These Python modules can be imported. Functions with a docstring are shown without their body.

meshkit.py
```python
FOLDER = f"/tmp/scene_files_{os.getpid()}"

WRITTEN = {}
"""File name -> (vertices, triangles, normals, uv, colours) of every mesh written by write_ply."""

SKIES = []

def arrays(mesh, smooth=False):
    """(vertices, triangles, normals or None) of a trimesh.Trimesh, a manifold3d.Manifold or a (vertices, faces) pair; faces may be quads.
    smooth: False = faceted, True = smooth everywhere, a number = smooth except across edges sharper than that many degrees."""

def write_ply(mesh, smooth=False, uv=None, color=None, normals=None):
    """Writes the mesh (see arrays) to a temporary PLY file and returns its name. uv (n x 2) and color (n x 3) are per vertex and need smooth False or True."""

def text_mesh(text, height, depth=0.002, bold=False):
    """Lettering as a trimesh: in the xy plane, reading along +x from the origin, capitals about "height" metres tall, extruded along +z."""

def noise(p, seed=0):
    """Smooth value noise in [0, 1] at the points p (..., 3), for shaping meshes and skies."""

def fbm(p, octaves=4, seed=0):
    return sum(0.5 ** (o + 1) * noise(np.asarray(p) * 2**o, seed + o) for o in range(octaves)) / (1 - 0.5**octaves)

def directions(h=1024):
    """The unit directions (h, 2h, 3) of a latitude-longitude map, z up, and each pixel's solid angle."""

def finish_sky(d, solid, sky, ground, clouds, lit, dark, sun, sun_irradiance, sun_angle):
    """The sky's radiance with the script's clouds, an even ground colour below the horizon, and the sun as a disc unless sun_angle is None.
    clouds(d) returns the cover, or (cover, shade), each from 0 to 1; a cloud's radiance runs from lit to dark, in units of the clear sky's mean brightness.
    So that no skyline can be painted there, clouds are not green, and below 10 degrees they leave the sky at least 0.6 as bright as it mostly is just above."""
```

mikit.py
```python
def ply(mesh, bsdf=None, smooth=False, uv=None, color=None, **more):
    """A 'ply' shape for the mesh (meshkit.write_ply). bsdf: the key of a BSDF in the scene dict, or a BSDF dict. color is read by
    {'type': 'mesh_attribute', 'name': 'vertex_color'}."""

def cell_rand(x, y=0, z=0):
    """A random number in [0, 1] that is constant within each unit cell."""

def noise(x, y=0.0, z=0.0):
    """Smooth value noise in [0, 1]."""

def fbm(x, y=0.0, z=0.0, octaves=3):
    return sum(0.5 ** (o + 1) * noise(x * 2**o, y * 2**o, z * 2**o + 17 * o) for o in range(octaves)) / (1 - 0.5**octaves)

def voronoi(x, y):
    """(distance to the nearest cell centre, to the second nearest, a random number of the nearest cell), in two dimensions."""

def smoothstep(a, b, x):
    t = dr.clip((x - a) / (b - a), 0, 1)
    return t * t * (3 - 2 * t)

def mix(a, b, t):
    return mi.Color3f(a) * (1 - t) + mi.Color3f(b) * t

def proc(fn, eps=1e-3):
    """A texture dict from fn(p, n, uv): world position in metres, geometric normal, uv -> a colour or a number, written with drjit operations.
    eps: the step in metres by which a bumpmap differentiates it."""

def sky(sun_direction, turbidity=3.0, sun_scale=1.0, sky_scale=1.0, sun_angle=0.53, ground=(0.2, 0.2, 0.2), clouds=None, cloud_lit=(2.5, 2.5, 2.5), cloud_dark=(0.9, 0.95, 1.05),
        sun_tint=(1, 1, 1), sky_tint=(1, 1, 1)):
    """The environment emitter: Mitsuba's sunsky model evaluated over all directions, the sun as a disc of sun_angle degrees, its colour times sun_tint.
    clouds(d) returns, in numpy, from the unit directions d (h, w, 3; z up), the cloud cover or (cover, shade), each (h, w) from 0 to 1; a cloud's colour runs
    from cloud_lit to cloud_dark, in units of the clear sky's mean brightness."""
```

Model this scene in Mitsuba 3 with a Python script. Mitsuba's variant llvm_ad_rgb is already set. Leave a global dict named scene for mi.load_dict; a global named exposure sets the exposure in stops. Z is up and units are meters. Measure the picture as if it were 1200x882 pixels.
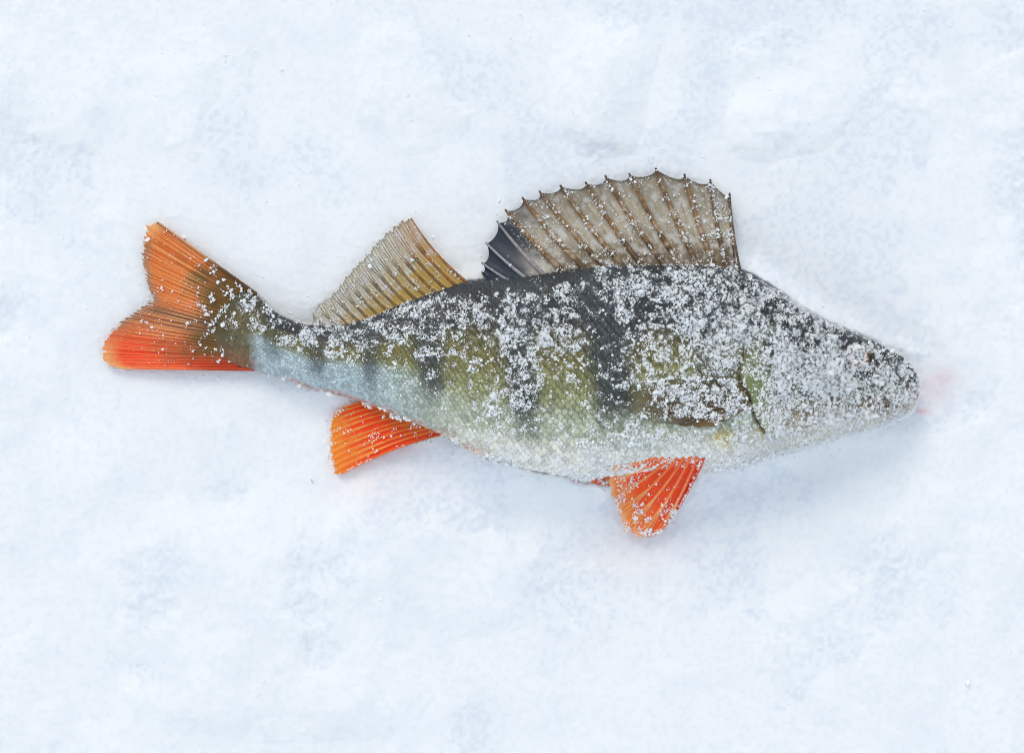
import math
import numpy as np, trimesh, shapely, mitsuba as mi, mikit, meshkit
from scipy.interpolate import PchipInterpolator, griddata
from scipy.ndimage import distance_transform_edt, gaussian_filter

rng = np.random.default_rng(11)
scene, labels = {"type": "scene"}, {}

# ---------------------------------------------------------------- camera, sky, exposure
W_M, W_U = 0.36, 1200.0            # the strip of snow in view is 0.36 m wide = 1200 drawing units of 0.3 mm
S = W_M / W_U
H = 0.70                           # the camera looks straight down from this height
scene["camera"] = {"type": "perspective", "fov": math.degrees(2 * math.atan(W_M / 2 / H)), "fov_axis": "x", "near_clip": 0.01, "far_clip": 200.0,
                   "to_world": mi.ScalarTransform4f().look_at(origin=[0, 0, H], target=[0, 0, 0], up=[0, 1, 0])}
scene["sky"] = mikit.sky((-0.28, 0.74, 0.62), turbidity=3, sun_scale=0.24, sun_angle=28, clouds=lambda d: 1.0,
                         cloud_lit=(1.60, 1.80, 2.03), ground=(0.8, 0.8, 0.8), sun_tint=(0.90, 0.98, 1.10))
exposure = 1.97


# ---------------------------------------------------------------- helpers
def at(u, v, z):
    """Drawing units (u to the right, v down, origin top left of the sheet as seen from the camera height) at height z -> metres."""
    k = S * (1 - np.asarray(z) / H)
    return np.stack([(np.asarray(u) - 600) * k, (441 - np.asarray(v)) * k, np.broadcast_to(z, np.broadcast(u, z).shape)], -1)


def lin(r, g, b):
    c = np.array([r, g, b], float) / 255
    return np.where(c <= 0.04045, c / 12.92, ((c + 0.055) / 1.055) ** 2.4)


def mixc(a, b, t):
    return a * (1 - t[..., None]) + b * t[..., None]


def sst(a, b, x):
    t = np.clip((np.asarray(x, float) - a) / (b - a), 0, 1)
    return t * t * (3 - 2 * t)


def fb(u, v, scale, octaves=4, seed=0):
    u, v = np.broadcast_arrays(np.asarray(u, float), np.asarray(v, float))
    return meshkit.fbm(np.stack([u / scale, v / scale, np.zeros_like(u) + 3.7 * seed + 0.31], -1), octaves, seed)


def blob(u, v, cu, cv, ru, rv):
    return np.exp(-((u - cu) / ru) ** 2 - ((v - cv) / rv) ** 2)


def bez(p, n):
    """Points (m, 2) resampled to n by arc length."""
    p = np.asarray(p, float)
    d = np.r_[0, np.cumsum(np.linalg.norm(np.diff(p, axis=0), axis=1))]
    t = np.linspace(0, d[-1], n)
    return np.stack([PchipInterpolator(d, p[:, k])(t) for k in range(2)], -1)


def add(key, mesh, bsdf, color=None, smooth=True, **lab):
    if isinstance(mesh, tuple):
        mesh = (np.asarray(mesh[0], float), np.asarray(mesh[1], int))
    scene[key] = mikit.ply(mesh, bsdf, smooth=smooth, color=color)
    if lab:
        labels[key] = lab


def grid_faces(n, m, wrap=False):
    """Triangles of an n x m vertex grid; wrap closes the second direction."""
    i, j = np.meshgrid(np.arange(n - 1), np.arange(m if wrap else m - 1), indexing="ij")
    j2 = (j + 1) % m
    a, b, c, d = i * m + j, (i + 1) * m + j, (i + 1) * m + j2, i * m + j2
    return np.vstack([np.stack([a, b, c], -1).reshape(-1, 3), np.stack([a, c, d], -1).reshape(-1, 3)])


def tube(p, r, sides=7):
    """A tapered closed tube along the points p with radii r."""
    p, r = np.asarray(p, float), np.broadcast_to(r, (len(p),))
    t = np.gradient(p, axis=0)
    t /= np.linalg.norm(t, axis=1, keepdims=True) + 1e-12
    a = np.cross(t, [0, 0, 1.0])
    a /= np.linalg.norm(a, axis=1, keepdims=True) + 1e-12
    b = np.cross(a, t)
    w = np.arange(sides) * 2 * np.pi / sides
    v = p[:, None] + r[:, None, None] * (np.cos(w)[None, :, None] * a[:, None] + np.sin(w)[None, :, None] * b[:, None])
    v = np.vstack([v.reshape(-1, 3), p[:1] - t[:1] * r[0] * .5, p[-1:] + t[-1:] * r[-1]])
    n = len(p)
    f = [grid_faces(n, sides, True)]
    k = np.arange(sides)
    k2 = (k + 1) % sides
    f.append(np.stack([np.full(sides, n * sides), k, k2], -1))
    f.append(np.stack([np.full(sides, n * sides + 1), (n - 1) * sides + k2, (n - 1) * sides + k], -1))
    return v, np.vstack(f)


def join(parts):
    vs, fs, o = [], [], 0
    for v, f in parts:
        vs.append(v); fs.append(f + o); o += len(v)
    return np.vstack(vs), np.vstack(fs)


# ---------------------------------------------------------------- materials
VC = {"type": "mesh_attribute", "name": "vertex_color"}
scene["skin"] = {"type": "twosided", "b": {"type": "principled", "base_color": VC, "roughness": 0.42, "specular": 0.45}}
scene["scale_skin"] = {"type": "twosided", "b": {"type": "principled", "base_color": VC, "roughness": 0.36, "specular": 0.55}}
scene["fin_skin"] = {"type": "twosided", "b": {"type": "principled", "base_color": VC, "roughness": 0.5, "specular": 0.35}}
scene["eyeball"] = {"type": "twosided", "b": {"type": "principled", "base_color": VC, "roughness": 0.12, "specular": 0.6}}
scene["snow_white"] = {"type": "twosided", "b": {"type": "diffuse", "reflectance": VC}}
scene["snow_grain"] = {"type": "twosided", "b": {"type": "diffuse", "reflectance": {"type": "rgb", "value": [0.90, 0.91, 0.92]}}}
scene["clear_grain"] = {"type": "principledthin", "base_color": {"type": "rgb", "value": [0.94, 0.955, 0.965]}, "roughness": 0.5, "diff_trans": 0.4, "eta": 1.31}
scene["dark_fibre"] = {"type": "twosided", "b": {"type": "diffuse", "reflectance": {"type": "rgb", "value": [0.42, 0.36, 0.30]}}}


def snow_bump(p, n, uv):
    x, y, z = p.x * 1000, p.y * 1000, p.z * 1000
    return mikit.fbm(x * 0.8, y * 0.8, z * 0.8, 4)


scene["snow_ground"] = {"type": "twosided", "b": {"type": "bumpmap", "tex": mikit.proc(snow_bump, eps=2e-4), "scale": 0.00032, "b": {"type": "diffuse", "reflectance": VC}}}

# ---------------------------------------------------------------- the fish's trunk: outline stations (units) and thickness (mm)
TOP = np.array([(253, 378), (258, 366), (270, 352), (285, 342), (300, 346.5), (315, 360), (337, 374), (352, 379), (368, 381.5), (401, 381), (427, 375), (448, 367), (470, 357), (502, 346), (524, 338),
                (547, 331), (565, 329), (600, 327), (622, 324), (650, 319), (692, 314.5), (740, 312.5), (790, 312), (830, 313), (856, 316), (869, 319.5), (899, 335), (928, 355), (958, 373), (987, 386),
                (1017, 397), (1040, 408), (1055, 417), (1064, 425), (1071, 434), (1076, 443), (1078, 453)], float)
BOT = np.array([(253, 402), (258, 414), (270, 424), (285, 430), (300, 433), (315, 437), (340, 445), (365, 455), (382, 459), (414, 467), (442, 477), (468, 488), (494, 498), (516, 508), (540, 521), (561, 533),
                (598, 542), (620, 549), (650, 555), (690, 558), (715, 557), (745, 553), (780, 550), (827, 549), (844, 551), (869, 545), (899, 534.5), (928, 527), (958, 518), (987, 509), (1017, 502),
                (1046, 491), (1062, 483), (1070, 476), (1076, 466), (1078, 457)], float)
y_top, y_bot = PchipInterpolator(*TOP.T), PchipInterpolator(*BOT.T)
half_thick = PchipInterpolator([253, 270, 292, 350, 450, 550, 650, 760, 860, 930, 1000, 1040, 1062, 1072, 1078], np.array([.3, 2.0, 3.8, 6, 9.5, 13, 16.5, 18.5, 18, 16, 12, 9, 6.5, 4.5, .5]) / 1000)
mid_z = PchipInterpolator([253, 292, 350, 450, 550, 650, 760, 860, 930, 1000, 1040, 1078], np.array([3.8, 4.4, 6, 8, 10.5, 12.5, 14, 14, 13, 11, 9.5, 8]) / 1000)


def surf(s, phi, h=0.0):
    """The point of the trunk's skin at station s and angle phi (90 deg = back, 0 = the upper flank, -90 = belly), h above it."""
    s, phi, h = np.broadcast_arrays(np.asarray(s, float), phi, h)
    hh, yc, th, zc = (y_bot(s) - y_top(s)) / 2, (y_bot(s) + y_top(s)) / 2, half_thick(s), mid_z(s)
    k = S * (1 - zc / H)
    sn, cs = np.sin(phi), np.cos(phi)
    x, y = (s - 600) * k, (441 - yc) * k + hh * k * sn
    z = zc + th * np.sign(cs) * np.abs(cs) ** 0.9
    n = np.stack([np.zeros_like(sn), sn / np.maximum(hh * k, 1e-4), cs / np.maximum(th, 1e-4)], -1)
    n /= np.linalg.norm(n, axis=-1, keepdims=True)
    return np.stack([x, y, z], -1) + n * h[..., None]


def phi_of(s, v):
    """The angle at which the upper flank lies level with v."""
    hh, yc = (y_bot(s) - y_top(s)) / 2, (y_bot(s) + y_top(s)) / 2
    return np.arcsin(np.clip((yc - v) / np.maximum(hh, 1e-6), -1, 1))


def v_of(s, phi):
    return (y_bot(s) + y_top(s)) / 2 - (y_bot(s) - y_top(s)) / 2 * np.sin(phi)


BARS = [(714, 30, 1.0), (612, 25, .95), (505, 20, .9), (436, 14, .75), (372, 13, .7), (322, 12, .55), (828, 22, .7)]
GILL_V = [372, 385, 400, 420, 438, 450, 462, 477, 495, 508, 518, 526]
GILL_S = [912, 893, 876, 863, 859, 863, 871, 875, 884, 896, 915, 940]
gill_edge = PchipInterpolator(GILL_V, GILL_S)


def pigment(s, v):
    """The perch's own colouring: dark back, olive flanks with bars, silver sides, cream belly."""
    s, v = np.broadcast_arrays(np.asarray(s, float), np.asarray(v, float))
    q = (v - y_top(s)) / np.maximum(y_bot(s) - y_top(s), 1)            # 0 back, 1 belly
    wob = (fb(s, v, 22, 3, 5) - .5)
    q = q + wob * .12
    shift = np.interp(s, [300, 420, 560, 700, 880, 1000], [-.06, -.02, .0, .03, .08, .16])
    back, olive, green = lin(24, 28, 31), lin(102, 95, 42), lin(132, 134, 88)
    silver, blue, cream = lin(168, 174, 150), lin(164, 180, 184), lin(232, 228, 216)
    c = mixc(np.broadcast_to(back, s.shape + (3,)), olive, sst(.20 + shift, .42 + shift, q))
    c = mixc(c, green, sst(.42, .62, q + shift * .2))
    side = mixc(np.broadcast_to(silver, s.shape + (3,)), blue, sst(560, 400, s))
    c = mixc(c, side, sst(.60, .76, q + .16 * sst(560, 400, s)))
    c = mixc(c, cream, sst(.78, .93, q) * sst(480, 620, s))
    for cu, w, k in BARS:
        wide = w * (1.25 - .75 * np.clip(q, 0, 1)) * (.75 + .5 * fb(s, v, 30, 3, 8))
        m = np.exp(-((s - cu + (v - 400) * -.06 + wob * 10) / wide) ** 4) * (1 - sst(.60, .93, q)) * k
        c = mixc(c, lin(40, 47, 52), m * .94)
    # head: duller, brownish lower cheek, yellowish throat
    hd = sst(868, 905, s)
    hc = mixc(np.broadcast_to(lin(26, 29, 32), s.shape + (3,)), lin(88, 90, 72), sst(.32, .62, q))
    hc = mixc(hc, lin(150, 132, 104), sst(.58, .80, q))
    hc = mixc(hc, lin(228, 220, 198), sst(.74, .90, q))
    c = mixc(c, hc, hd)
    c = mixc(c, lin(118, 96, 82), blob(s, v, 1040, 478, 30, 13) * .8)
    c = mixc(c, lin(196, 170, 60), blob(s, v, 845, 512, 14, 9) * .8 + blob(s, v, 890, 500, 9, 9) * .8 * (wob > -.2))
    c = mixc(c, lin(112, 132, 70), blob(s, v, 884, 455, 13, 20) * .6)
    c = mixc(c, lin(196, 140, 130), blob(s, v, 550, 527, 22, 6) * .7)           # vent
    c = mixc(c, lin(186, 148, 138), sst(.93, .985, q) * .8 * sst(560, 500, s) * sst(315, 350, s))
    ge = np.where((v > 395) & (v < 515), np.exp(-((s - gill_edge(np.clip(v, 372, 526)) + 1) / 3.2) ** 2), 0)
    c = mixc(c, lin(62, 46, 30), np.clip(ge, 0, 1) * .9)
    # tail root: olive brown
    tq = (v - np.interp(s, [250, 300], [330, 345])) / 100
    tcol = mixc(mixc(np.broadcast_to(lin(46, 44, 34), s.shape + (3,)), lin(88, 76, 38), sst(.0, .3, tq)), lin(124, 78, 40), sst(.6, .9, tq))
    c = mixc(c, tcol, sst(318, 290, s + wob * 30) * .96)
    return np.clip(c * (.84 + .36 * (fb(s, v, 5, 2, 9)[..., None] - .5)), .004, .9)


def mouth_v(s):
    return np.interp(s, [1012, 1030, 1055, 1079], [483, 476, 467, 459])


def relief(s, v):
    """Skin relief in metres: mouth slit, eye socket, cheek, nostrils, fine skin grain."""
    h = (fb(s, v, 4, 3, 3) - .5) * .00035 + (fb(s, v, 26, 2, 4) - .5) * .0008 * sst(860, 930, s)
    m = np.exp(-((v - mouth_v(s)) / 1.8) ** 2) * sst(1008, 1020, s)
    h = h - m * .0011 + np.exp(-((v - mouth_v(s) - 5) / 4) ** 2) * sst(1012, 1026, s) * .0006 + np.exp(-((v - mouth_v(s) + 5) / 4) ** 2) * sst(1012, 1026, s) * .0006
    d = np.hypot(s - 1000, v - 419)
    h = h - .0012 * sst(18, 11, d) + .0006 * np.exp(-((d - 19) / 4) ** 2)
    for cu, cv in ((1034, 424), (1040, 421)):
        h = h - .0008 * blob(s, v, cu, cv, 2.2, 1.8)
    h = h - .0005 * np.exp(-((s - 940 + .18 * (v - 450)) / 3) ** 2) * sst(400, 420, v) * sst(520, 500, v)
    return h


u = np.r_[np.linspace(253, 292, 60)[:-1], np.linspace(292, 1000, 520)[:-1], 1000 + 78 * np.sin(np.linspace(0, np.pi / 2, 130))]
ph = np.r_[np.linspace(-np.pi / 2, np.pi / 2, 230), np.linspace(np.pi / 2, 3 * np.pi / 2, 42)[1:-1]]
SS, PP = np.meshgrid(u, ph, indexing="ij")
VV = v_of(SS, PP)
top_side = np.cos(PP) > -.05
P = surf(SS, PP, relief(SS, VV) * top_side * sst(253, 290, SS) * sst(1078, 1072, SS))
body_col = pigment(SS, VV)
mm = np.exp(-((VV - mouth_v(SS)) / 1.6) ** 2) * sst(1010, 1022, SS)
body_col = mixc(body_col, lin(70, 38, 30), np.clip(mm, 0, 1) * .9)
body_col = mixc(body_col, lin(150, 50, 40), blob(SS, VV, 1063, 459, 5, 4) * .8)
vb = np.vstack([P.reshape(-1, 3), P[0].mean(0), P[-1].mean(0)])
fbody = [grid_faces(len(u), len(ph), True)]
k = np.arange(len(ph)); k2 = (k + 1) % len(ph)
nb = len(u) * len(ph)
fbody.append(np.stack([np.full(len(ph), nb), k, k2], -1)); fbody.append(np.stack([np.full(len(ph), nb + 1), (len(u) - 1) * len(ph) + k2, (len(u) - 1) * len(ph) + k], -1))
fbody = np.vstack(fbody)[:, ::-1]
cb = np.vstack([body_col.reshape(-1, 3), body_col[0].mean(0), body_col[-1].mean(0)])
labels["perch"] = {"label": "dead perch with orange fins and dark barred back lying on its side on the snow", "category": "fish"}
add("perch__body", (vb, fbody), "skin", cb)

# ---------------------------------------------------------------- scales: small overlapping plates, each with its own raised rear edge
A, Bq = np.meshgrid(np.linspace(0, 1, 6), np.linspace(-1, 1, 7), indexing="ij")
wid = np.where(A > .4, np.sqrt(np.clip(1 - ((A - .4) / .62) ** 2, 0, 1)), 1)
s0, col_i, pts, cols = 872.0, 0, [], []
cen_s, cen_phi, cen_ds, cen_dt = [], [], [], []
while s0 > 272:
    hgt = (y_bot(s0) - y_top(s0)) / 238
    ds, dt = max(4.0 * hgt ** .72, 2.0), max(11.2 * hgt ** .72, 5.0)
    for sg in (1, -1):
        ph0 = (dt * .5 if col_i % 2 else 0) * S / half_thick(s0) if False else 0
        a, first = 0.0, True
        hh_m, th_m = (y_bot(s0) - y_top(s0)) / 2 * S, half_thick(s0)
        step0 = (.5 if col_i % 2 else (1.0 if sg < 0 else 0.0))
        a = sg * step0 * dt * S / hh_m
        while abs(a) < math.radians(84):
            cen_s.append(s0 + rng.normal(0, .28) + math.sin(a) * 5 * hgt); cen_phi.append(a + rng.normal(0, .012)); cen_ds.append(ds); cen_dt.append(dt)
            a += sg * dt * S / math.hypot(hh_m * math.cos(a), th_m * math.sin(a))
    s0 -= ds; col_i += 1
cen_s, cen_phi, cen_ds, cen_dt = map(np.array, (cen_s, cen_phi, cen_ds, cen_dt))
keep = (cen_s > 270) & (cen_s < gill_edge(np.clip(v_of(cen_s, cen_phi), 372, 526)) - 1) & (cen_s < 905)
cen_s, cen_phi, cen_ds, cen_dt = (q[keep] for q in (cen_s, cen_phi, cen_ds, cen_dt))
N = len(cen_s)
sp = cen_s[:, None, None] + cen_ds[:, None, None] * (1.1 - 2.5 * A)
hh_m, th_m = (y_bot(cen_s) - y_top(cen_s)) / 2 * S, half_thick(cen_s)
dphi = cen_dt * S / np.hypot(hh_m * np.cos(cen_phi), th_m * np.sin(cen_phi))
pp = cen_phi[:, None, None] + (dphi * .54)[:, None, None] * (Bq * wid)[None]
hs = ((.05 + .62 * A ** 1.4 - .40 * (Bq ** 2) * (1 - A * .3)) / 1000)[None] * (cen_ds / 4.4)[:, None, None] * rng.uniform(.75, 1.3, N)[:, None, None]
sv = surf(np.clip(sp, 254, 1070), pp, hs + .00008)
skirt = surf(np.clip(sp[:, -1], 254, 1070), pp[:, -1], -.0002)
sc = pigment(np.broadcast_to(cen_s[:, None, None], sp.shape), np.broadcast_to(v_of(cen_s, cen_phi)[:, None, None], sp.shape))
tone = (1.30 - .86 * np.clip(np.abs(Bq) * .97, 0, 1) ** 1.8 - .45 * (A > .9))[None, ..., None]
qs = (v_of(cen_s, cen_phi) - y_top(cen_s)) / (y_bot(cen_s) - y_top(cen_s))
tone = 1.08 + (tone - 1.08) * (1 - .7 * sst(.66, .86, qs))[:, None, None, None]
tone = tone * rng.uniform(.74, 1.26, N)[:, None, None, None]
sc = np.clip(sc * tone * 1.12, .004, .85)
allv = np.concatenate([sv.reshape(N, -1, 3), skirt], 1)
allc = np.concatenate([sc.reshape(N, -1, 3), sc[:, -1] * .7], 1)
g1 = grid_faces(6, 7)
r1, r2 = np.arange(35, 41), np.arange(42, 48)
g2 = np.vstack([np.stack([r1, r2, r2 + 1], -1), np.stack([r1, r2 + 1, r1 + 1], -1)])
g = np.vstack([g1, g2])
sf = (g[None] + (np.arange(N) * 49)[:, None, None]).reshape(-1, 3)
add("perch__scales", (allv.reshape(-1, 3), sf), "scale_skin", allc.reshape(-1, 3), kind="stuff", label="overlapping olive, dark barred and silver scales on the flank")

# ---------------------------------------------------------------- gill cover: a raised plate with a free rear edge
gv = np.linspace(376, 522, 74)
ga = np.linspace(0, 1, 40)
GV, GA = np.meshgrid(gv, ga, indexing="ij")
rear = gill_edge(GV)
front = np.interp(GV, [376, 400, 450, 500, 522], [935, 950, 962, 958, 950])
GS = rear + (front - rear) * GA
gh = .0013 * (1 - GA) ** .8 * np.sin(np.pi * np.clip((GV - 374) / 152, 0, 1)) ** .5 + (fb(GS, GV, 14, 3, 21) - .5) * .0006 + .0003 + .0004 * np.exp(-((GA - .62) / .06) ** 2)
gh = np.where(GA > .97, -.0003, gh)
gh[[0, -1]] = -.0003
gp = surf(GS, phi_of(GS, GV), gh)
lip = surf(GS[:, 0], phi_of(GS[:, 0], GV[:, 0]), -.0003)
gp = np.concatenate([lip[:, None], gp], 1)
gc = pigment(GS, GV)
gc = mixc(gc, lin(112, 122, 76), .30 * sst(.35, .05, GA))
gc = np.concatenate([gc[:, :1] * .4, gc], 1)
add("perch__gill_cover", (gp.reshape(-1, 3), grid_faces(74, 41)), "skin", gc.reshape(-1, 3), label="frosted olive gill cover with its free edge behind the head")

# ---------------------------------------------------------------- eye and jaw
def dome(cu, cv, r, hgt, base_h, n=14, m=28):
    rr, aa = np.meshgrid(np.linspace(0, 1, n), np.arange(m) * 2 * np.pi / m, indexing="ij")
    s_, v_ = cu + r * rr * np.cos(aa), cv + r * rr * np.sin(aa)
    return surf(s_, phi_of(s_, v_), base_h + hgt * np.sqrt(np.clip(1 - (rr * .98) ** 2, 0, 1))), rr


ev, er = dome(1000, 419, 14.5, .0022, -.0010)
ec = mixc(np.broadcast_to(lin(150, 96, 34), er.shape + (3,)), lin(60, 42, 24), sst(.7, 1, er))
add("perch__eye", (ev.reshape(-1, 3), grid_faces(*er.shape, True)), "eyeball", ec.reshape(-1, 3), label="snowed-over eye with a golden brown iris")
pv, pr = dome(1000, 419, 7, .0008, .00098, 8, 24)
add("perch__eye__pupil", (pv.reshape(-1, 3), grid_faces(*pr.shape, True)), "eyeball", np.full((pr.size, 3), .006))

jt = np.linspace(0, 1, 40)
js = 1008 + 52 * jt
jw = 6.5 * (1 - jt) ** .6 + 1.2
JB = np.linspace(-1, 1, 11)
JS, JV = np.broadcast_to(js[:, None], (40, 11)), (mouth_v(js) - 7 + 3 * jt)[:, None] + jw[:, None] * JB
jh = .0009 * np.sqrt(np.clip(1 - JB ** 2, 0, 1))[None] * (np.sin(np.pi * np.clip(jt * .85 + .12, 0, 1)) ** .5)[:, None] - .0001
jh[0] = -.0003; jh[-1] = -.0003
jp = surf(JS, phi_of(JS, JV), jh + (fb(JS, JV, 5, 2, 33) - .5) * .0004)
add("perch__upper_jaw", (jp.reshape(-1, 3), grid_faces(40, 11)), "skin", (pigment(JS, JV) * .9).reshape(-1, 3), label="brownish upper jaw under the frosted snout")


# ---------------------------------------------------------------- fins
class Fin:
    """Rays at whole numbers i run from base[i] to edge[i]; between them a membrane that dips and is scalloped at the edge."""

    def __init__(self, base, edge, zb, ze, bow=0.0, sag=0.0, dip=.00025, curve=.0, wave=.0006, seed=0):
        self.base, self.edge, self.n = np.asarray(base, float), np.asarray(edge, float), len(base)
        self.zb, self.ze, self.bow, self.sag, self.dip, self.curve, self.wave, self.seed = zb, ze, bow, sag, dip, curve, wave, seed
        k = np.arange(self.n)
        self.fb_, self.fe = PchipInterpolator(k, self.base), PchipInterpolator(k, self.edge)
        self.fz, self.fze = PchipInterpolator(k, np.broadcast_to(zb, (self.n,))), PchipInterpolator(k, np.broadcast_to(ze, (self.n,)))

    def uv(self, i, j):
        i, j = np.broadcast_arrays(np.asarray(i, float), np.asarray(j, float))
        b, e = self.fb_(np.clip(i, 0, self.n - 1)), self.fe(np.clip(i, 0, self.n - 1))
        f = i - np.floor(i)
        cut = self.sag * (.65 + .7 * fb(np.floor(i) * 3.3, 0 * i + self.seed, 1, 1, 63)) * (4 * f * (1 - f)) ** .8 * (1 + .5 * (f - .5))
        L = np.linalg.norm(e - b, axis=-1)
        jj = j * (1 - cut / np.maximum(L, 1))
        d = (e - b) / np.maximum(L, 1e-6)[..., None]
        side = np.stack([-d[..., 1], d[..., 0]], -1)
        return b + (e - b) * jj[..., None] + side * (self.bow * L * 4 * jj * (1 - jj))[..., None]

    def point(self, i, j, lift=0.0):
        i, j = np.broadcast_arrays(np.asarray(i, float), np.asarray(j, float))
        p = self.uv(i, j)
        f = i - np.floor(i)
        zb = self.fz(np.clip(i, 0, self.n - 1))
        t = 1 - (1 - np.clip(j, 0, 1)) ** (1 + self.curve)
        z = zb + (self.fze(np.clip(i, 0, self.n - 1)) - zb) * t - self.dip * 4 * f * (1 - f) * np.clip(j * 4, 0, 1) + lift
        z = z + self.wave * (fb(p[..., 0], p[..., 1], 40, 2, 50 + self.seed) - .5) * np.clip(j * 3, 0, 1)
        return at(p[..., 0], p[..., 1], z)

    def sheet(self, sub, nj, color, rough=0.0):
        ii = np.linspace(0, self.n - 1, (self.n - 1) * sub + 1)
        I, J = np.meshgrid(ii, np.linspace(0, 1, nj), indexing="ij")
        if rough:
            Je = J * (1 + rough * (fb(I * 7, 0 * I, 1, 2, 60 + self.seed) - .5) * J ** 6)
        else:
            Je = J
        th = .00022 * (1.2 - .8 * J)
        fin_noise = (fb(I * 30, J * 12, 4, 2, 61 + self.seed) - .5) * .00012
        t, b = self.point(I, Je, th + fin_noise), self.point(I, Je, -th)
        n, m = I.shape
        v = np.vstack([t.reshape(-1, 3), b.reshape(-1, 3)])
        f = grid_faces(n, m)
        loop = np.r_[np.arange(m), np.arange(1, n) * m + m - 1, (n - 1) * m + np.arange(m - 2, -1, -1), np.arange(n - 2, 0, -1) * m]
        l2 = np.roll(loop, -1)
        q = np.vstack([np.stack([loop, l2, l2 + n * m], -1), np.stack([loop, l2 + n * m, loop + n * m], -1)])
        uv = self.uv(I, Je)
        c = np.clip(color(I, J, uv[..., 0], uv[..., 1]), .003, .88).reshape(-1, 3)
        return (v, np.vstack([f, f[:, ::-1] + n * m, q])), np.vstack([c, c])

    def ray(self, i, r0, r1, over=1.0, branches=0, spread=.3, split=.4, nj=26, sides=7, start=-.02, lift=.4):
        """A ray as one mesh: a tapered shaft that may fork towards the edge. Returns mesh and the (i, j) of its vertices."""
        parts, js = [], []
        jv = np.linspace(start, over if not branches else split + .05, nj)
        r = r0 + (r1 - r0) * np.clip(jv, 0, 1)
        parts.append(tube(self.point(np.clip(np.full(nj, float(i)), 0, self.n - 1), jv, r * lift), r, sides)); js.append(np.r_[np.repeat(jv, sides), jv[0], jv[-1]])
        for b in range(branches):
            o = (b - (branches - 1) / 2) * spread / max(branches - 1, 1) * 2
            jb = np.linspace(split, over, nj)
            ib = np.clip(i + o * ((jb - split) / (1 - split)) ** .8, 0, self.n - 1)
            rb = (r0 + (r1 - r0) * jb) * (.8 - .25 * (jb - split) / (1 - split))
            parts.append(tube(self.point(ib, jb, rb * lift), rb, sides)); js.append(np.r_[np.repeat(jb, sides), jb[0], jb[-1]])
        return join(parts), np.concatenate(js)


fins = {}
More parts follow.
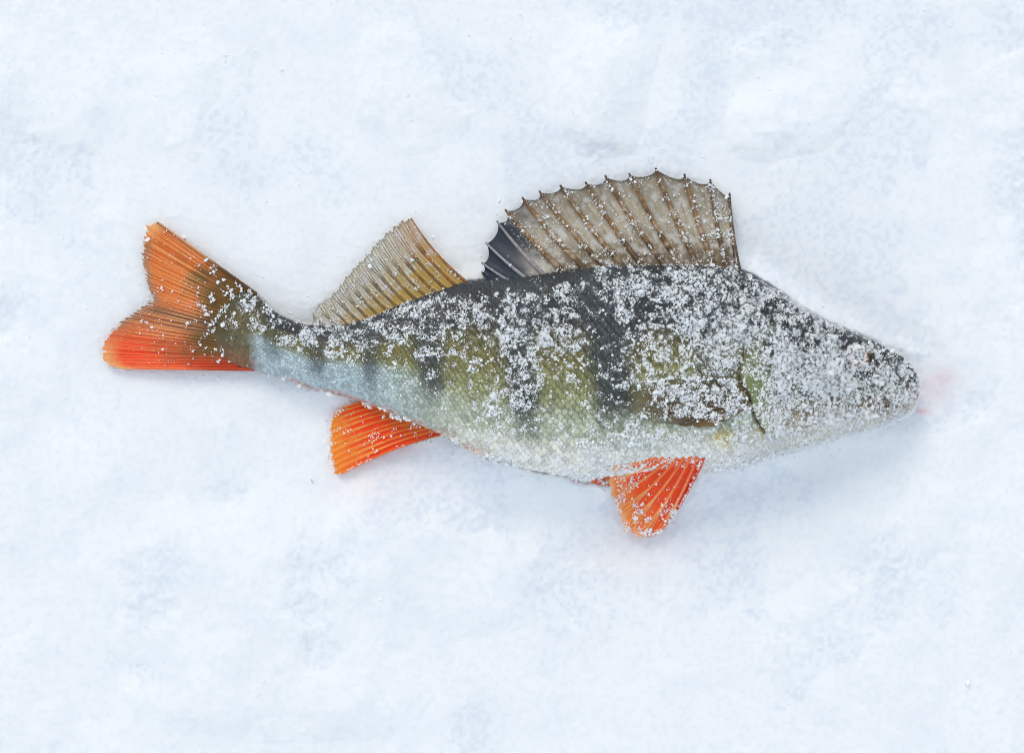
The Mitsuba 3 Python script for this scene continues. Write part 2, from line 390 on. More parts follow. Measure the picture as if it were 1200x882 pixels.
# --- first (spiny) dorsal fin
SP_TIP = [(563, 317), (565, 308), (570, 285), (583, 260), (593, 247), (613, 233), (633, 225.6), (657.5, 218.6), (687, 215), (710, 207.5), (738, 205), (769, 199), (802.5, 206), (832.5, 212), (855, 228)]
SP_BASE = [(572, 332), (600, 331), (619, 328), (640, 325), (663, 321), (688, 318), (713, 317), (734, 316), (756, 316), (783, 316), (800, 316), (821, 317), (839, 317), (853, 318), (866, 320)]
fd = Fin(SP_BASE, SP_TIP, [float(mid_z(b[0])) for b in SP_BASE], .0040, bow=-.02, sag=6.8, dip=.0008, curve=.5, wave=.0010, seed=1)
fins["first_dorsal_fin"] = fd


def dorsal_col(i, j, uu, vv):
    f = i - np.floor(i)
    n1 = fb(i * 22 + j * 9, j * 4, 1.0, 3, 70)
    n2 = fb(uu, vv, 6, 3, 71)
    c = mixc(np.broadcast_to(lin(110, 94, 68), i.shape + (3,)), lin(178, 167, 146), sst(.05, .5, j + (n2 - .5) * .4))
    c = mixc(c, lin(128, 116, 100), sst(.55, .95, j + (n2 - .5) * .3) * .6)
    c = c * (.35 + 1.3 * n1)[..., None] * (1 - .22 * np.exp(-((f - .5) / .2) ** 2))[..., None]
    c = mixc(c, lin(214, 216, 220), sst(.50, .74, n2) * .42)
    near = np.exp(-((np.minimum(f, 1 - f)) / (.20 + .10 * (n2 - .5))) ** 2)
    c = mixc(c, lin(88, 64, 42) * (.6 + .8 * n1)[..., None], near * .85)
    c = mixc(c, lin(52, 46, 42), sst(.955, .99, j) * .7)
    pale = blob(i, j, 3.1, .22, .5, .25)
    dark = sst(3.9, 3.1, i + (n2 - .5) * .6) * sst(.10, .32, j + .1 * (3 - i)) + blob(i, j, 3.5, .75, .42, .34) * .85 + blob(i, j, 4.5, .9, .3, .14) * .5
    c = mixc(c, lin(28, 41, 60) * (.6 + .8 * n1)[..., None], np.clip(dark, 0, 1) * .95)
    c = mixc(c, lin(206, 200, 190), pale * .7)
    return c


m, c = fd.sheet(10, 60, dorsal_col)
add("perch__first_dorsal_fin", m, "fin_skin", c, label="tall spiny dorsal fin with a black blotch at its rear end")
for kx in range(1, 15):
    big = sst(1, 4, kx) * .55 + .45
    m, jv = fd.ray(kx, .00110 * big, .00038, over=1.012, nj=40, sides=9)
    nn = fb(jv * 22 + kx * 9, jv * 0 + kx, 1, 3, 72)
    c = mixc(np.broadcast_to(lin(86, 64, 38), jv.shape + (3,)), lin(142, 104, 62), sst(.1, .5, jv + (nn - .5) * .5))
    c = mixc(c, lin(176, 158, 136), sst(.5, .7, nn) * .6)
    c = mixc(c, lin(66, 48, 32), sst(.48, .30, nn) * .7)
    c = mixc(c, lin(60, 44, 32), sst(.85, 1, jv) * .8)
    if kx <= 3:
        c = mixc(c, lin(150, 154, 160), np.full(jv.shape, .85 if kx < 3 else .6))
    if kx >= 13:
        c = mixc(c, lin(60, 48, 40), np.full(jv.shape, .55))
    key = "perch__first_dorsal_fin__spine" + (f"_{kx - 1:03d}" if kx > 1 else "")
    add(key, m, "fin_skin", np.clip(c, .003, .85))

# --- second (soft) dorsal fin
NB = 16
sd_edge = bez([(482, 256), (473, 257.5), (466, 262), (455, 271), (444, 281), (427, 301), (409, 320), (392, 342), (374, 356), (366, 367), (366, 378)], NB)
sd_base = bez([(548, 332), (524, 342), (502, 351), (470, 362), (448, 371), (427, 378), (401, 385), (376, 386)], NB)
f2 = Fin(sd_base, sd_edge, [float(mid_z(b[0])) for b in sd_base], .0035, bow=-.045, sag=2.2, dip=.0007, curve=.4, wave=.0012, seed=2)
fins["second_dorsal_fin"] = f2


def soft_col(i, j, uu, vv):
    n1, n2 = fb(i * 9, j * 5, 1.0, 3, 80), fb(uu, vv, 7, 3, 81)
    f = i - np.floor(i)
    c = mixc(np.broadcast_to(lin(184, 150, 68), i.shape + (3,)), lin(200, 192, 172), sst(.20, .80, j + (n2 - .5) * .35 + .03 * (i - 4)))
    c = mixc(c, lin(216, 218, 222), sst(.52, .66, n2) * sst(.1, .4, j) * .6)
    c = c * (.74 + .5 * n1)[..., None] * (1 - .35 * np.exp(-((f - .5) / .16) ** 2))[..., None]
    c = mixc(c, lin(186, 128, 74), sst(3.2, .2, i) * .4 * sst(.2, .7, j))
    return mixc(c, lin(120, 112, 104), sst(.95, .99, j) * .6)


m, c = f2.sheet(10, 50, soft_col, rough=.10)
add("perch__second_dorsal_fin", m, "fin_skin", c, label="soft rear dorsal fin, golden at its foot and pale grey outside")
for kx in range(NB):
    m, jv = f2.ray(kx, .00066 if kx < 12 else .0005, .00020, over=1.0, branches=0 if kx == 0 else 3, spread=.34, split=.34, sides=7)
    nn = fb(jv * 14 + kx * 5, jv * 0 + kx, 1, 3, 82)
    c = mixc(np.broadcast_to(lin(128, 98, 38), jv.shape + (3,)), lin(132, 124, 112), sst(.2, .75, jv + (nn - .5) * .5 + .03 * (kx - 4)))
    c = mixc(c, lin(166, 92, 44), np.full(jv.shape, .7 * max(0, 1 - kx / 4)))
    c = mixc(c, lin(84, 66, 40), sst(.42, .66, nn) * .7)
    add("perch__second_dorsal_fin__ray" + (f"_{kx:03d}" if kx else ""), m, "fin_skin", np.clip(c, .003, .85))

# --- tail fin
NC = 36
cu_edge = bez([(186, 261), (177, 264), (171, 272), (168.5, 290), (167.5, 307), (171.5, 325), (176, 340), (181, 350), (175, 355), (162, 364), (145, 376), (130, 390), (121.5, 405), (120, 417), (127, 427), (143, 431.5)], NC)
cu_base = bez([(300, 345), (294, 362), (291, 385), (290, 408), (298, 432)], NC)
fc = Fin(cu_base, cu_edge, np.full(NC, .0042), .0032, bow=0, sag=.8, dip=.00022, curve=0, wave=.0016, seed=3)
fins["tail_fin"] = fc


def tail_col(i, j, uu, vv):
    n1, n2 = fb(i * 6, j * 6, 1.0, 3, 90), fb(uu, vv, 14, 3, 91)
    g_ = i / (NC - 1)
    c = mixc(np.broadcast_to(lin(206, 98, 26), i.shape + (3,)), lin(196, 84, 34), sst(.3, .6, g_))
    c = mixc(c, lin(236, 60, 10), sst(.68, .86, g_))
    olive = sst(.72, .32, j + (n2 - .5) * .4 - .10 * np.exp(-((g_ - .34) / .14) ** 2))
    c = mixc(c, lin(92, 74, 30), olive * sst(1.0, .8, g_) * .92)
    c = mixc(c, lin(150, 54, 22), olive * sst(.8, 1, g_) * .8)
    c = mixc(c, lin(70, 54, 42), np.exp(-((g_ - .52) / .045) ** 2) * .9 * sst(1.0, .9, j))
    c = mixc(c, lin(112, 84, 64), np.exp(-((g_ - .60) / .06) ** 2) * .5)
    c = mixc(c, lin(232, 176, 110), sst(.86, .99, j) * (sst(.2, .0, g_) * .8 + sst(.7, .9, g_) * .8))
    c = mixc(c, lin(128, 112, 96), sst(.90, .99, j) * sst(.08, .2, g_) * sst(.8, .6, g_) * .75)
    c = mixc(c, lin(70, 44, 28), sst(.035, .0, g_) * .8)
    return c * (.72 + .56 * n1)[..., None]


m, c = fc.sheet(5, 60, tail_col, rough=.11)
add("perch__tail_fin", m, "fin_skin", c, label="forked tail fin, orange with an olive root and a bright red lower rim")
parts, pc = [], []
for kx in range(NC):
    m, jv = fc.ray(np.clip(kx + rng.normal(0, .22), 0, NC - 1) if 0 < kx < NC - 1 else kx, .00040 if 0 < kx < NC - 1 else .0008, .00024, over=.995, branches=0 if kx in (0, NC - 1) else 2, spread=rng.uniform(.15, .35), split=rng.uniform(.3, .5), nj=22, sides=6, start=0)
    parts.append(m)
    iv = np.full(jv.shape, float(kx))
    p = fc.uv(iv, np.clip(jv, 0, 1))
    base = tail_col(iv, np.clip(jv, 0, 1), p[:, 0], p[:, 1])
    pc.append(np.clip(mixc(base * 1.15, lin(240, 170, 108), sst(.3, .65, jv) * (.62 if kx < 26 else .30) * np.ones_like(jv)), .003, .85))
add("perch__tail_fin__rays", join(parts), "fin_skin", np.vstack(pc), kind="stuff", label="fine pale orange rays of the tail fin")

# --- anal fin
NA = 12
an_edge = bez([(399, 556), (392, 553), (389, 545), (388, 528), (387, 507), (389, 489), (393, 481)], NA)
an_base = bez([(524, 507), (490, 493), (470, 484), (450, 475), (430, 470)], NA)
fa = Fin(an_base, an_edge, [float(mid_z(b[0])) - .001 for b in an_base], .0032, bow=.035, sag=2.0, dip=.0006, curve=.6, wave=.0008, seed=4)
fins["anal_fin"] = fa


def anal_col(i, j, uu, vv):
    n1, n2 = fb(i * 7, j * 6, 1.0, 3, 100), fb(uu, vv, 9, 3, 101)
    c = mixc(np.broadcast_to(lin(206, 66, 14), i.shape + (3,)), lin(240, 66, 6), sst(.1, .45, j))
    c = mixc(c, lin(250, 142, 36), sst(.62, .97, j + (n2 - .5) * .3) * .85)
    c = mixc(c, lin(176, 140, 60), sst(.30, .02, j) * .5 * sst(1, 3, i))
    return c * (.8 + .4 * n1)[..., None]


m, c = fa.sheet(10, 44, anal_col, rough=.08)
add("perch__anal_fin", m, "fin_skin", c, label="bright orange anal fin spread on the snow near the tail")
for kx in range(NA):
    m, jv = fa.ray(np.clip(kx + rng.normal(0, .1), 0, NA - 1), .00046, .00018, over=.99, branches=0 if kx == 0 else 3, spread=.34, split=.42, sides=7)
    nn = fb(jv * 16 + kx * 5, jv * 0 + kx, 1, 3, 102)
    c = mixc(np.broadcast_to(lin(224, 110, 30), jv.shape + (3,)), lin(248, 160, 72), sst(.2, .8, jv + (nn - .5) * .4))
    if kx == 0:
        c = c * np.array([.85, .5, .4])
    add("perch__anal_fin__ray" + (f"_{kx:03d}" if kx else ""), m, "fin_skin", np.clip(c, .003, .85))

# --- pelvic fins
NP = 8
pe_edge = bez([(784, 612), (771, 626), (757, 630), (745, 629), (733, 622), (727, 607), (720, 591), (713.5, 572), (712.5, 559), (718, 545)], NP)
pe_base = bez([(824, 538), (812, 537), (798, 538), (784, 538), (768, 537)], NP)
belly_z = lambda q: surf(q[:, 0], phi_of(q[:, 0], np.minimum(q[:, 1], y_bot(q[:, 0]) - 3)))[:, 2] + .0010
class BellyFin(Fin):
    def point(self, i, j, lift=0.0):                       # drapes over the belly instead of cutting into it
        i, j = np.broadcast_arrays(np.asarray(i, float), np.asarray(j, float))
        p, q = self.uv(i, j), super().point(i, j, lift)
        s_, v_ = p[..., 0], p[..., 1]
        low = np.where(v_ < y_bot(s_), surf(s_, phi_of(s_, np.minimum(v_, y_bot(s_) - .6)))[..., 2] + .0010 + lift, -1)
        return at(s_, v_, np.maximum(q[..., 2], low))


fp = BellyFin(pe_base, pe_edge, belly_z(pe_base), np.array([.0046, .0046, .0046, .0050, .0062, 0.0090, .0135, .0200]), bow=-.03, sag=2.2, dip=.0009, curve=.35, wave=.0010, seed=5)
fins["pelvic_fin"] = fp


def pelvic_col(i, j, uu, vv):
    n1, n2 = fb(i * 7, j * 6, 1.0, 3, 110), fb(uu, vv, 9, 3, 111)
    c = mixc(np.broadcast_to(lin(228, 62, 10), i.shape + (3,)), lin(242, 78, 10), sst(.1, .5, j))
    c = mixc(c, lin(248, 142, 58), sst(.55, .95, j + (n2 - .5) * .3) * sst(0, 3, i) * .8)
    c = mixc(c, lin(226, 40, 12), sst(2.4, .4, i) * .8)
    c = mixc(c, lin(250, 196, 160), sst(.90, .99, j + (n2 - .5) * .1) * .65 * sst(7, 5, i))
    return c * (.82 + .36 * n1)[..., None]


m, c = fp.sheet(12, 44, pelvic_col, rough=.06)
add("perch__pelvic_fin", m, "fin_skin", c, label="large bright orange pelvic fin fanned out under the belly, tip frosted")
for kx in range(NP):
    m, jv = fp.ray(kx, .00058, .00024, over=.98, branches=0 if kx == 0 else 3, spread=.30, split=.5, sides=7)
    nn = fb(jv * 16 + kx * 5, jv * 0 + kx, 1, 3, 112)
    c = mixc(np.broadcast_to(lin(240, 112, 52), jv.shape + (3,)), lin(250, 176, 112), sst(.1, .8, jv + (nn - .5) * .4))
    if kx == 0:
        c = mixc(c, lin(214, 40, 16), np.full(jv.shape, .7))
    add("perch__pelvic_fin__ray" + (f"_{kx:03d}" if kx else ""), m, "fin_skin", np.clip(c, .003, .85))
p2_edge = bez([(713, 570), (705, 569), (692, 566), (678, 563), (668, 557)], 5)
p2_base = bez([(724, 556), (719, 553), (714, 551), (709, 550), (704, 549)], 5)
fp2 = Fin(p2_base, p2_edge, np.full(5, .0118), .0088, bow=0, sag=1.5, dip=.0004, seed=6)
fins["pelvic_fin_001"] = fp2
m, c = fp2.sheet(8, 24, lambda i, j, uu, vv: mixc(np.broadcast_to(lin(196, 62, 22), i.shape + (3,)), lin(226, 120, 70), fb(uu, vv, 5, 3, 120)))
add("perch__pelvic_fin_001", m, "fin_skin", c, label="second pelvic fin, only a sliver showing under the belly")
for kx in range(5):
    m, jv = fp2.ray(kx, .0004, .0002, over=.98, nj=14)
    add("perch__pelvic_fin_001__ray" + (f"_{kx:03d}" if kx else ""), m, "fin_skin", np.broadcast_to(lin(222, 120, 74), jv.shape + (3,)))


# --- pectoral fin: folded back along the flank
class FlankFin(Fin):
    def point(self, i, j, lift=0.0):
        i, j = np.broadcast_arrays(np.asarray(i, float), np.asarray(j, float))
        p = self.uv(i, j)
        f = i - np.floor(i)
        return surf(p[..., 0], phi_of(p[..., 0], p[..., 1]), .0007 + .0005 * np.clip(j, 0, 1) - .0003 * 4 * f * (1 - f) + lift)


NQ = 11
pc_edge = bez([(832, 497), (808, 497.5), (785, 495), (762, 493), (742, 484), (729, 473), (725, 463), (734, 454), (752, 447), (775, 442)], NQ)
pc_base = bez([(864, 478), (868, 470), (869, 461), (867, 452), (864, 445)], NQ)
fq = FlankFin(pc_base, pc_edge, np.full(NQ, .01), .01, bow=.03, sag=1.5, seed=7)
fins["pectoral_fin"] = fq


def pect_col(i, j, uu, vv):
    n1 = fb(i * 8, j * 5, 1, 3, 130)
    c = mixc(np.broadcast_to(lin(78, 58, 36), i.shape + (3,)), lin(128, 98, 48), sst(2.5, .2, i) * sst(.2, .6, j))
    c = c * (.62 + .8 * n1)[..., None]
    return mixc(c, pigment(uu, vv), np.clip(sst(4.5, 9.5, i) * .7 + sst(.75, 1, j) * sst(2, 4, i) * .5, 0, .92))


m, c = fq.sheet(8, 40, pect_col, rough=.06)
add("perch__pectoral_fin", m, "fin_skin", c, label="brown pectoral fin folded back behind the gill cover, half under snow")
for kx in range(NQ):
    m, jv = fq.ray(kx, .00045, .00018, over=.99, branches=2, spread=.25, split=.4)
    nn = fb(jv * 16 + kx * 5, jv * 0 + kx, 1, 3, 132)
    c = mixc(np.broadcast_to(lin(74, 56, 34), jv.shape + (3,)), lin(124, 94, 48), nn)
    p_ = fq.uv(np.full(jv.shape, float(kx)), np.clip(jv, 0, 1))
    c = mixc(c, pigment(p_[:, 0], p_[:, 1]), np.full(jv.shape, min(.7, .05 + kx * .07)))
    add("perch__pectoral_fin__ray" + (f"_{kx:03d}" if kx else ""), m, "fin_skin", np.clip(c, .003, .85))

# ---------------------------------------------------------------- the snow: one sheet, fine where the fish lies, coarser outwards to the horizon
XF, YF = np.arange(-.186, .1861, .0005), np.arange(-.138, .1381, .0005)
gx, gy = np.meshgrid(XF, YF, indexing="ij")
uu, vv = gx / S + 600, 441 - gy / S


def outline(f):
    I = np.linspace(0, f.n - 1, f.n * 6)
    ring = np.vstack([f.uv(I, np.zeros_like(I)), f.uv(np.full(20, f.n - 1.), np.linspace(0, 1, 20)), f.uv(I[::-1], np.ones_like(I)), f.uv(np.zeros(20), np.linspace(1, 0, 20))])
    return shapely.Polygon(ring).buffer(0)


su = np.linspace(254, 1078, 300)
trunk = shapely.Polygon(np.vstack([np.stack([su, y_top(su)], -1), np.stack([su[::-1], y_bot(su[::-1])], -1)])).buffer(0)
flat = shapely.union_all([outline(f) for kf, f in fins.items() if kf != "pectoral_fin"])
in_trunk, in_fin = shapely.contains_xy(trunk, uu, vv), shapely.contains_xy(flat, uu, vv)
d_trunk = distance_transform_edt(~in_trunk) * .0005 / S
d_in = distance_transform_edt(in_trunk) * .0005 / S
d_all = distance_transform_edt(~(in_trunk | in_fin)) * .0005 / S
d_fin = distance_transform_edt(~in_fin) * .0005 / S

gran = fb(uu + 30 * fb(uu, vv, 40, 3, 216), vv, 95, 4, 217) - .09 * sst(620, 300, uu) + .17 * (blob(uu, vv, 612, 150, 40, 110) + blob(uu, vv, 790, 190, 45, 60) + blob(uu, vv, 820, 130, 30, 70) + blob(uu, vv, 1085, 30, 45, 40)
        + blob(uu, vv, 1105, 730, 22, 60) + blob(uu, vv, 860, 575, 90, 30) + blob(uu, vv, 960, 340, 60, 40) + blob(uu, vv, 560, 640, 60, 90))
gran = sst(.50, .66, gran)
und = (fb(uu, vv, 330, 3, 200) - .5) * .011 + (fb(uu, vv, 110, 2, 201) - .5) * .0050
lump = fb(uu + 40 * fb(uu, vv, 60, 2, 202), vv, 42, 4, 203)
fine = (lump - .5) * .0020 + (fb(uu, vv, 7, 3, 204) - .5) * .0009 * gran + np.abs(fb(uu, vv, 17, 3, 205) - .5) * .0004
# hollows and ridges of the wind crust above the fish
und -= .006 * blob(uu, vv, 615, 175, 42, 120) + .004 * blob(uu, vv, 800, 120, 40, 80) + .006 * blob(uu, vv, 1090, 30, 60, 45) + .004 * blob(uu, vv, 960, 335, 60, 40)
und += .004 * blob(uu, vv, 900, 150, 70, 60) + .003 * blob(uu, vv, 700, 120, 50, 70)
und -= .004 * blob(uu, vv, 1110, 720, 30, 80)
ridge = vv - (75 - .5 * (uu - 850))
und += .003 * np.exp(-(ridge / 30) ** 2) * sst(820, 870, uu) * sst(960, 900, uu)
und -= .0009 * gran
calm = sst(0, 60, d_all)                                   # pressed snow next to the fish
h = und * (.25 + .75 * calm) + fine
bank = np.exp(-(d_trunk / 34) ** 2) * (vv > 500) * sst(515, 590, uu) * sst(870, 810, uu) * 1.25
bank += .75 * sst(24, 2, d_trunk) * (vv > 440) * sst(330, 380, uu) * sst(560, 500, uu) * .5
bank = gaussian_filter(bank, 5)
h += bank * (.0085 + .004 * (fb(uu, vv, 24, 3, 206) - .5))
h += .0022 * gaussian_filter(sst(52, 6, d_trunk) * sst(845, 885, uu) * sst(1090, 1040, uu) * (vv > 470), 12)      # undercut below the throat
h += .0022 * gaussian_filter(sst(24, 5, d_trunk) * (vv < 420), 4) * sst(880, 940, uu)
sx = np.clip(uu, 254, 1077)
zlow = mid_z(sx) - half_thick(sx) * np.sqrt(np.clip(1 - np.clip(1 - d_in / np.maximum((y_bot(sx) - y_top(sx)) / 2, 1), 0, 1) ** 2, 0, 1))
cap = np.where(in_trunk, zlow - .0012, 1)                # the snow fills the hollow under the fish
h = np.where(in_trunk, np.maximum(h, zlow - .0060 * sst(25, 4, d_in) - .0015), h)
h = np.where(d_trunk > 0, np.maximum(h, (mid_z(sx) - .0078) * np.exp(-(d_trunk / 16) ** 2) * sst(300, 420, uu) * sst(1100, 1070, uu)), h)
zf = np.full(uu.shape, 1.0)
for kf, f in fins.items():
    if kf != "pectoral_fin":
        I_, J_ = np.meshgrid(np.linspace(0, f.n - 1, 50), np.linspace(0, 1, 50), indexing="ij")
        pf = f.point(I_, J_).reshape(-1, 3)
        zf = np.fmin(zf, griddata(pf[:, :2], pf[:, 2], (gx, gy), method="linear"))
zf = np.where(in_fin, zf, 1.0)
idx = distance_transform_edt(zf > .5, return_distances=False, return_indices=True)
zn = zf[idx[0], idx[1]]                                    # height of the nearest piece of fin
dz = np.hypot(idx[0] - np.arange(uu.shape[0])[:, None], idx[1] - np.arange(uu.shape[1])[None]) * .0005
capf = zn - .0011 + dz * .9
h = np.minimum(h, np.where(in_trunk, np.where(in_fin, np.minimum(cap, capf), cap), capf))
h = gaussian_filter(h, .6)
mott = fb(uu, vv, 60, 4, 210)
icy = sst(.46, .78, fb(uu, vv, 40, 5, 211)) * .25 + gran * .35 + sst(.44, .74, fb(uu, vv, 4.5, 3, 212)) * (.36 + .75 * gran)
white = lin(246, 248, 250)
col = np.broadcast_to(white, uu.shape + (3,)) * (.96 + .07 * (mott - .5))[..., None]
col = mixc(col, lin(210, 219, 232), np.clip(icy, 0, 1) * .56)
stain = (blob(uu, vv, 1092, 455, 26, 24) * .45 + blob(uu, vv, 1108, 441, 16, 11) * .3) * (.4 + 1.1 * fb(uu, vv, 12, 3, 213))
col = mixc(col, lin(226, 190, 190), np.clip(stain, 0, 1) * .8)
col = mixc(col, lin(236, 130, 120), np.clip(blob(uu, vv, 1079, 482, 9, 3.5) * fb(uu, vv, 5, 2, 214) * 1.3, 0, 1) * .6)
col = mixc(col, lin(240, 214, 210), np.clip(blob(uu, vv, 740, 640, 60, 40) + blob(uu, vv, 430, 560, 50, 30), 0, 1) * .22)

far = np.cumsum(.0005 * 1.22 ** np.arange(1, 50))
far = far[far < 40]
X, Y = np.r_[XF[0] - far[::-1], XF, XF[-1] + far], np.r_[YF[0] - far[::-1], YF, YF[-1] + far]
a, b = len(far), len(far)
BX, BY = np.meshgrid(X, Y, indexing="ij")
HH, CC = np.zeros(BX.shape), np.broadcast_to(white, BX.shape + (3,)).copy()
ub, vb_ = BX / S + 600, 441 - BY / S
ix, iy = np.clip(np.arange(len(X)) - a, 0, len(XF) - 1), np.clip(np.arange(len(Y)) - b, 0, len(YF) - 1)
HH = h[np.ix_(ix, iy)]
CC = col[np.ix_(ix, iy)]
dist = np.maximum(np.maximum(np.abs(BX) - XF[-1], np.abs(BY) - YF[-1]), 0)
HH = HH * np.exp(-dist / .015) + (1 - np.exp(-dist / .015)) * (meshkit.fbm(np.stack([BX * 6, BY * 6, 0 * BX], -1), 4, 220) - .5) * .02
CC = CC * np.exp(-dist / .03)[..., None] + white * (1 - np.exp(-dist / .03))[..., None]
add("snow", (np.stack([BX, BY, HH], -1).reshape(-1, 3), grid_faces(len(X), len(Y))), "snow_ground", np.clip(CC, 0, .93).reshape(-1, 3), kind="structure",
    label="white crusted snow the fish lies on, with a faint pink stain by the snout")

# ---------------------------------------------------------------- snow grains: angular crystals
ICO = trimesh.creation.icosahedron()
OCT = trimesh.creation.icosphere(subdivisions=0)


def rand_rot(n):
    q = rng.normal(size=(n, 4)); q /= np.linalg.norm(q, axis=1, keepdims=True)
    w, x, y, z = q.T
    return np.stack([1 - 2 * (y * y + z * z), 2 * (x * y - z * w), 2 * (x * z + y * w), 2 * (x * y + z * w), 1 - 2 * (x * x + z * z), 2 * (y * z - x * w), 2 * (x * z - y * w), 2 * (y * z + x * w),
                     1 - 2 * (x * x + y * y)], -1).reshape(n, 3, 3)


OV = np.array([(1, 0, 0), (-1, 0, 0), (0, 1, 0), (0, -1, 0), (0, 0, 1), (0, 0, -1)], float)
OF = np.array([(0, 2, 4), (2, 1, 4), (1, 3, 4), (3, 0, 4), (2, 0, 5), (1, 2, 5), (3, 1, 5), (0, 3, 5)])


def crystals(centers, radii, shape="auto"):
    if shape == "auto":
        big = radii > .00034
        return join([crystals(centers[big], radii[big], "ico"), crystals(centers[~big], radii[~big], "oct")])
    n = len(centers)
    bv, bf = (np.array(ICO.vertices), np.array(ICO.faces)) if shape == "ico" else (OV, OF)
    bv = bv / np.linalg.norm(bv, axis=1, keepdims=True)
    v = bv[None] * rng.uniform(.62, 1.25, (n, len(bv), 1)) * rng.uniform(.6, 1.3, (n, 1, 3))
    v = np.einsum("nij,nkj->nki", rand_rot(n), v) * radii[:, None, None] + centers[:, None]
    return v.reshape(-1, 3), (bf[None] + (np.arange(n) * len(bv))[:, None, None]).reshape(-1, 3)


def cover(s, v):
    """How much of the skin the snow hides, 0 to 1, at station s, level v."""
    q = (v - y_top(s)) / np.maximum(y_bot(s) - y_top(s), 1)
    up = np.interp(s, [255, 300, 400, 520, 640, 760, 860, 900, 1078], [.26, .36, .40, .45, .50, .58, .62, .62, .56])
    lo = np.interp(s, [255, 300, 420, 500, 580, 700, 860, 900, 1078], [.06, .05, .06, .10, .32, .38, .58, .62, .56])
    c = up * (1 - sst(.42, .62, q)) + lo * sst(.42, .62, q)
    c = c * (1 - .75 * sst(.13, .04, q) * sst(500, 530, s) * sst(720, 680, s))
    c = c + .16 * sst(.80, .93, q) * sst(540, 600, s)
    c = c * (1 - .75 * blob(s, v, 714, 398, 22, 38)) * (1 - .6 * blob(s, v, 692, 350, 16, 18)) * (1 - .45 * blob(s, v, 690, 420, 14, 22)) * (1 - .4 * blob(s, v, 690, 470, 40, 26))
    c = c + .16 * blob(s, v, 800, 455, 50, 14) + .05 * blob(s, v, 815, 472, 40, 12)
    c = c * (1 - .93 * blob(s, v, 795, 494, 42, 6)) * (1 - .6 * blob(s, v, 738, 468, 14, 14)) * (1 - .4 * blob(s, v, 828, 445, 16, 20))
    c = c * (1 - .5 * blob(s, v, 540, 342, 40, 10)) * (1 - .22 * sst(.40, .15, q) * sst(830, 880, s))
    ge = np.exp(-((s - gill_edge(np.clip(v, 372, 526)) + 2) / 4) ** 2) * sst(432, 446, v) * sst(508, 492, v)
    c = c * (1 - .65 * ge) * (1 - .5 * blob(s, v, 888, 500, 7, 8))
    c = c * (1 - .85 * blob(s, v, 1013, 420, 4, 7)) * (1 - .7 * blob(s, v, 998, 403, 14, 4)) * (1 - .6 * blob(s, v, 986, 398, 8, 6))
    c = c * (1 - .12 * blob(s, v, 1035, 474, 34, 14))
    return c


def lumps(s, v):
    L = 0
    for cu, cv, r in ((840, 428, 13), (862, 392, 13), (958, 440, 20), (982, 452, 15), (940, 446, 12), (966, 404, 11), (994, 417, 11), (1003, 426, 8), (852, 474, 7), (905, 430, 13), (905, 452, 9), (868, 478, 6),
                      (748, 340, 11), (730, 372, 10), (660, 340, 8), (600, 392, 10), (610, 470, 12), (520, 352, 11), (490, 372, 9), (560, 370, 9), (800, 380, 12), (780, 350, 10), (640, 400, 9), (740, 510, 14),
                      (690, 520, 12), (575, 480, 9), (460, 395, 8), (445, 385, 8), (365, 395, 8), (900, 500, 14), (960, 490, 14), (1010, 480, 10)):
        L = np.maximum(L, blob(s, v, cu, cv, r, r * .8))
    return L


NT = 390000
cs = rng.uniform(262, 1077, NT)
vt = rng.uniform(0, 1, NT)
cv_ = y_top(cs) + (y_bot(cs) - y_top(cs)) * vt
wgt = (y_bot(cs) - y_top(cs)) / 240
keep = rng.uniform(0, 1, NT) < wgt
cs, cv_ = cs[keep], cv_[keep]
C = cover(cs, cv_)
L = lumps(cs, cv_)
hd_ = sst(800, 900, cs)
nz = (.84 * fb(cs, cv_, 6.2, 4, 300) + .16 * fb(cs, cv_, 34, 2, 301)) * (1 - hd_) + (.86 * fb(cs, cv_, 4.6, 3, 302) + .14 * fb(cs, cv_, 26, 2, 303)) * hd_
nz = .5 + (nz - .5) * 2.3 + rng.normal(0, .045, len(nz))
dens = np.clip(C + .5 * L, 0, 1.05)
soft = np.clip((dens - nz + .22) / .30, 0, 1) * (rng.uniform(0, 1, len(cs)) < .32) * rng.uniform(0, 1, len(cs)) > .16
soft &= ~shapely.contains_xy(outline(fp), cs, cv_)
pcs, pcv = cs[soft], cv_[soft]
ok = nz < dens * 1.0 + .0
head = sst(850, 930, cs)
ok &= ~(shapely.contains_xy(outline(fp), cs, cv_) & (rng.uniform(0, 1, len(cs)) < .9))
cs, cv_, nz, dens, L, head = (q[ok] for q in (cs, cv_, nz, dens, L, head))
pile = np.clip((dens - nz) * 1.5, 0, 1)
thin = rng.uniform(0, 1, len(cs)) < np.where(head > .5, .50, .40)
cs, cv_, pile, L, head = (q[thin] for q in (cs, cv_, pile, L, head))
rad = np.exp(rng.normal(0, .42, len(cs))) * np.interp(head, [0, 1], [.00023, .00020]) * (.8 + .35 * pile)
rad = np.where((cv_ - y_top(cs)) / (y_bot(cs) - y_top(cs)) > .85, rad * .75, rad)
hgt = .0003 + rad * .4 + rng.uniform(0, 1, len(cs)) ** 1.5 * (.0012 * pile + .0018 * L)
on_gill = (cs > gill_edge(np.clip(cv_, 372, 526))) & (cs < 950)
hgt += .0009 * on_gill + .0009 * ((cs > 1004) & (cs < 1064) & (np.abs(cv_ - mouth_v(cs) + 5) < 9)) + .0014 * blob(cs, cv_, 998, 419, 13, 13)
hgt += .0012 * shapely.contains_xy(outline(fq), cs, cv_)
cen = surf(cs, phi_of(cs, cv_), hgt)
on_pect = lambda a_, b_: .0013 * shapely.contains_xy(outline(fq), a_, b_)
grains = [crystals(cen, rad)]
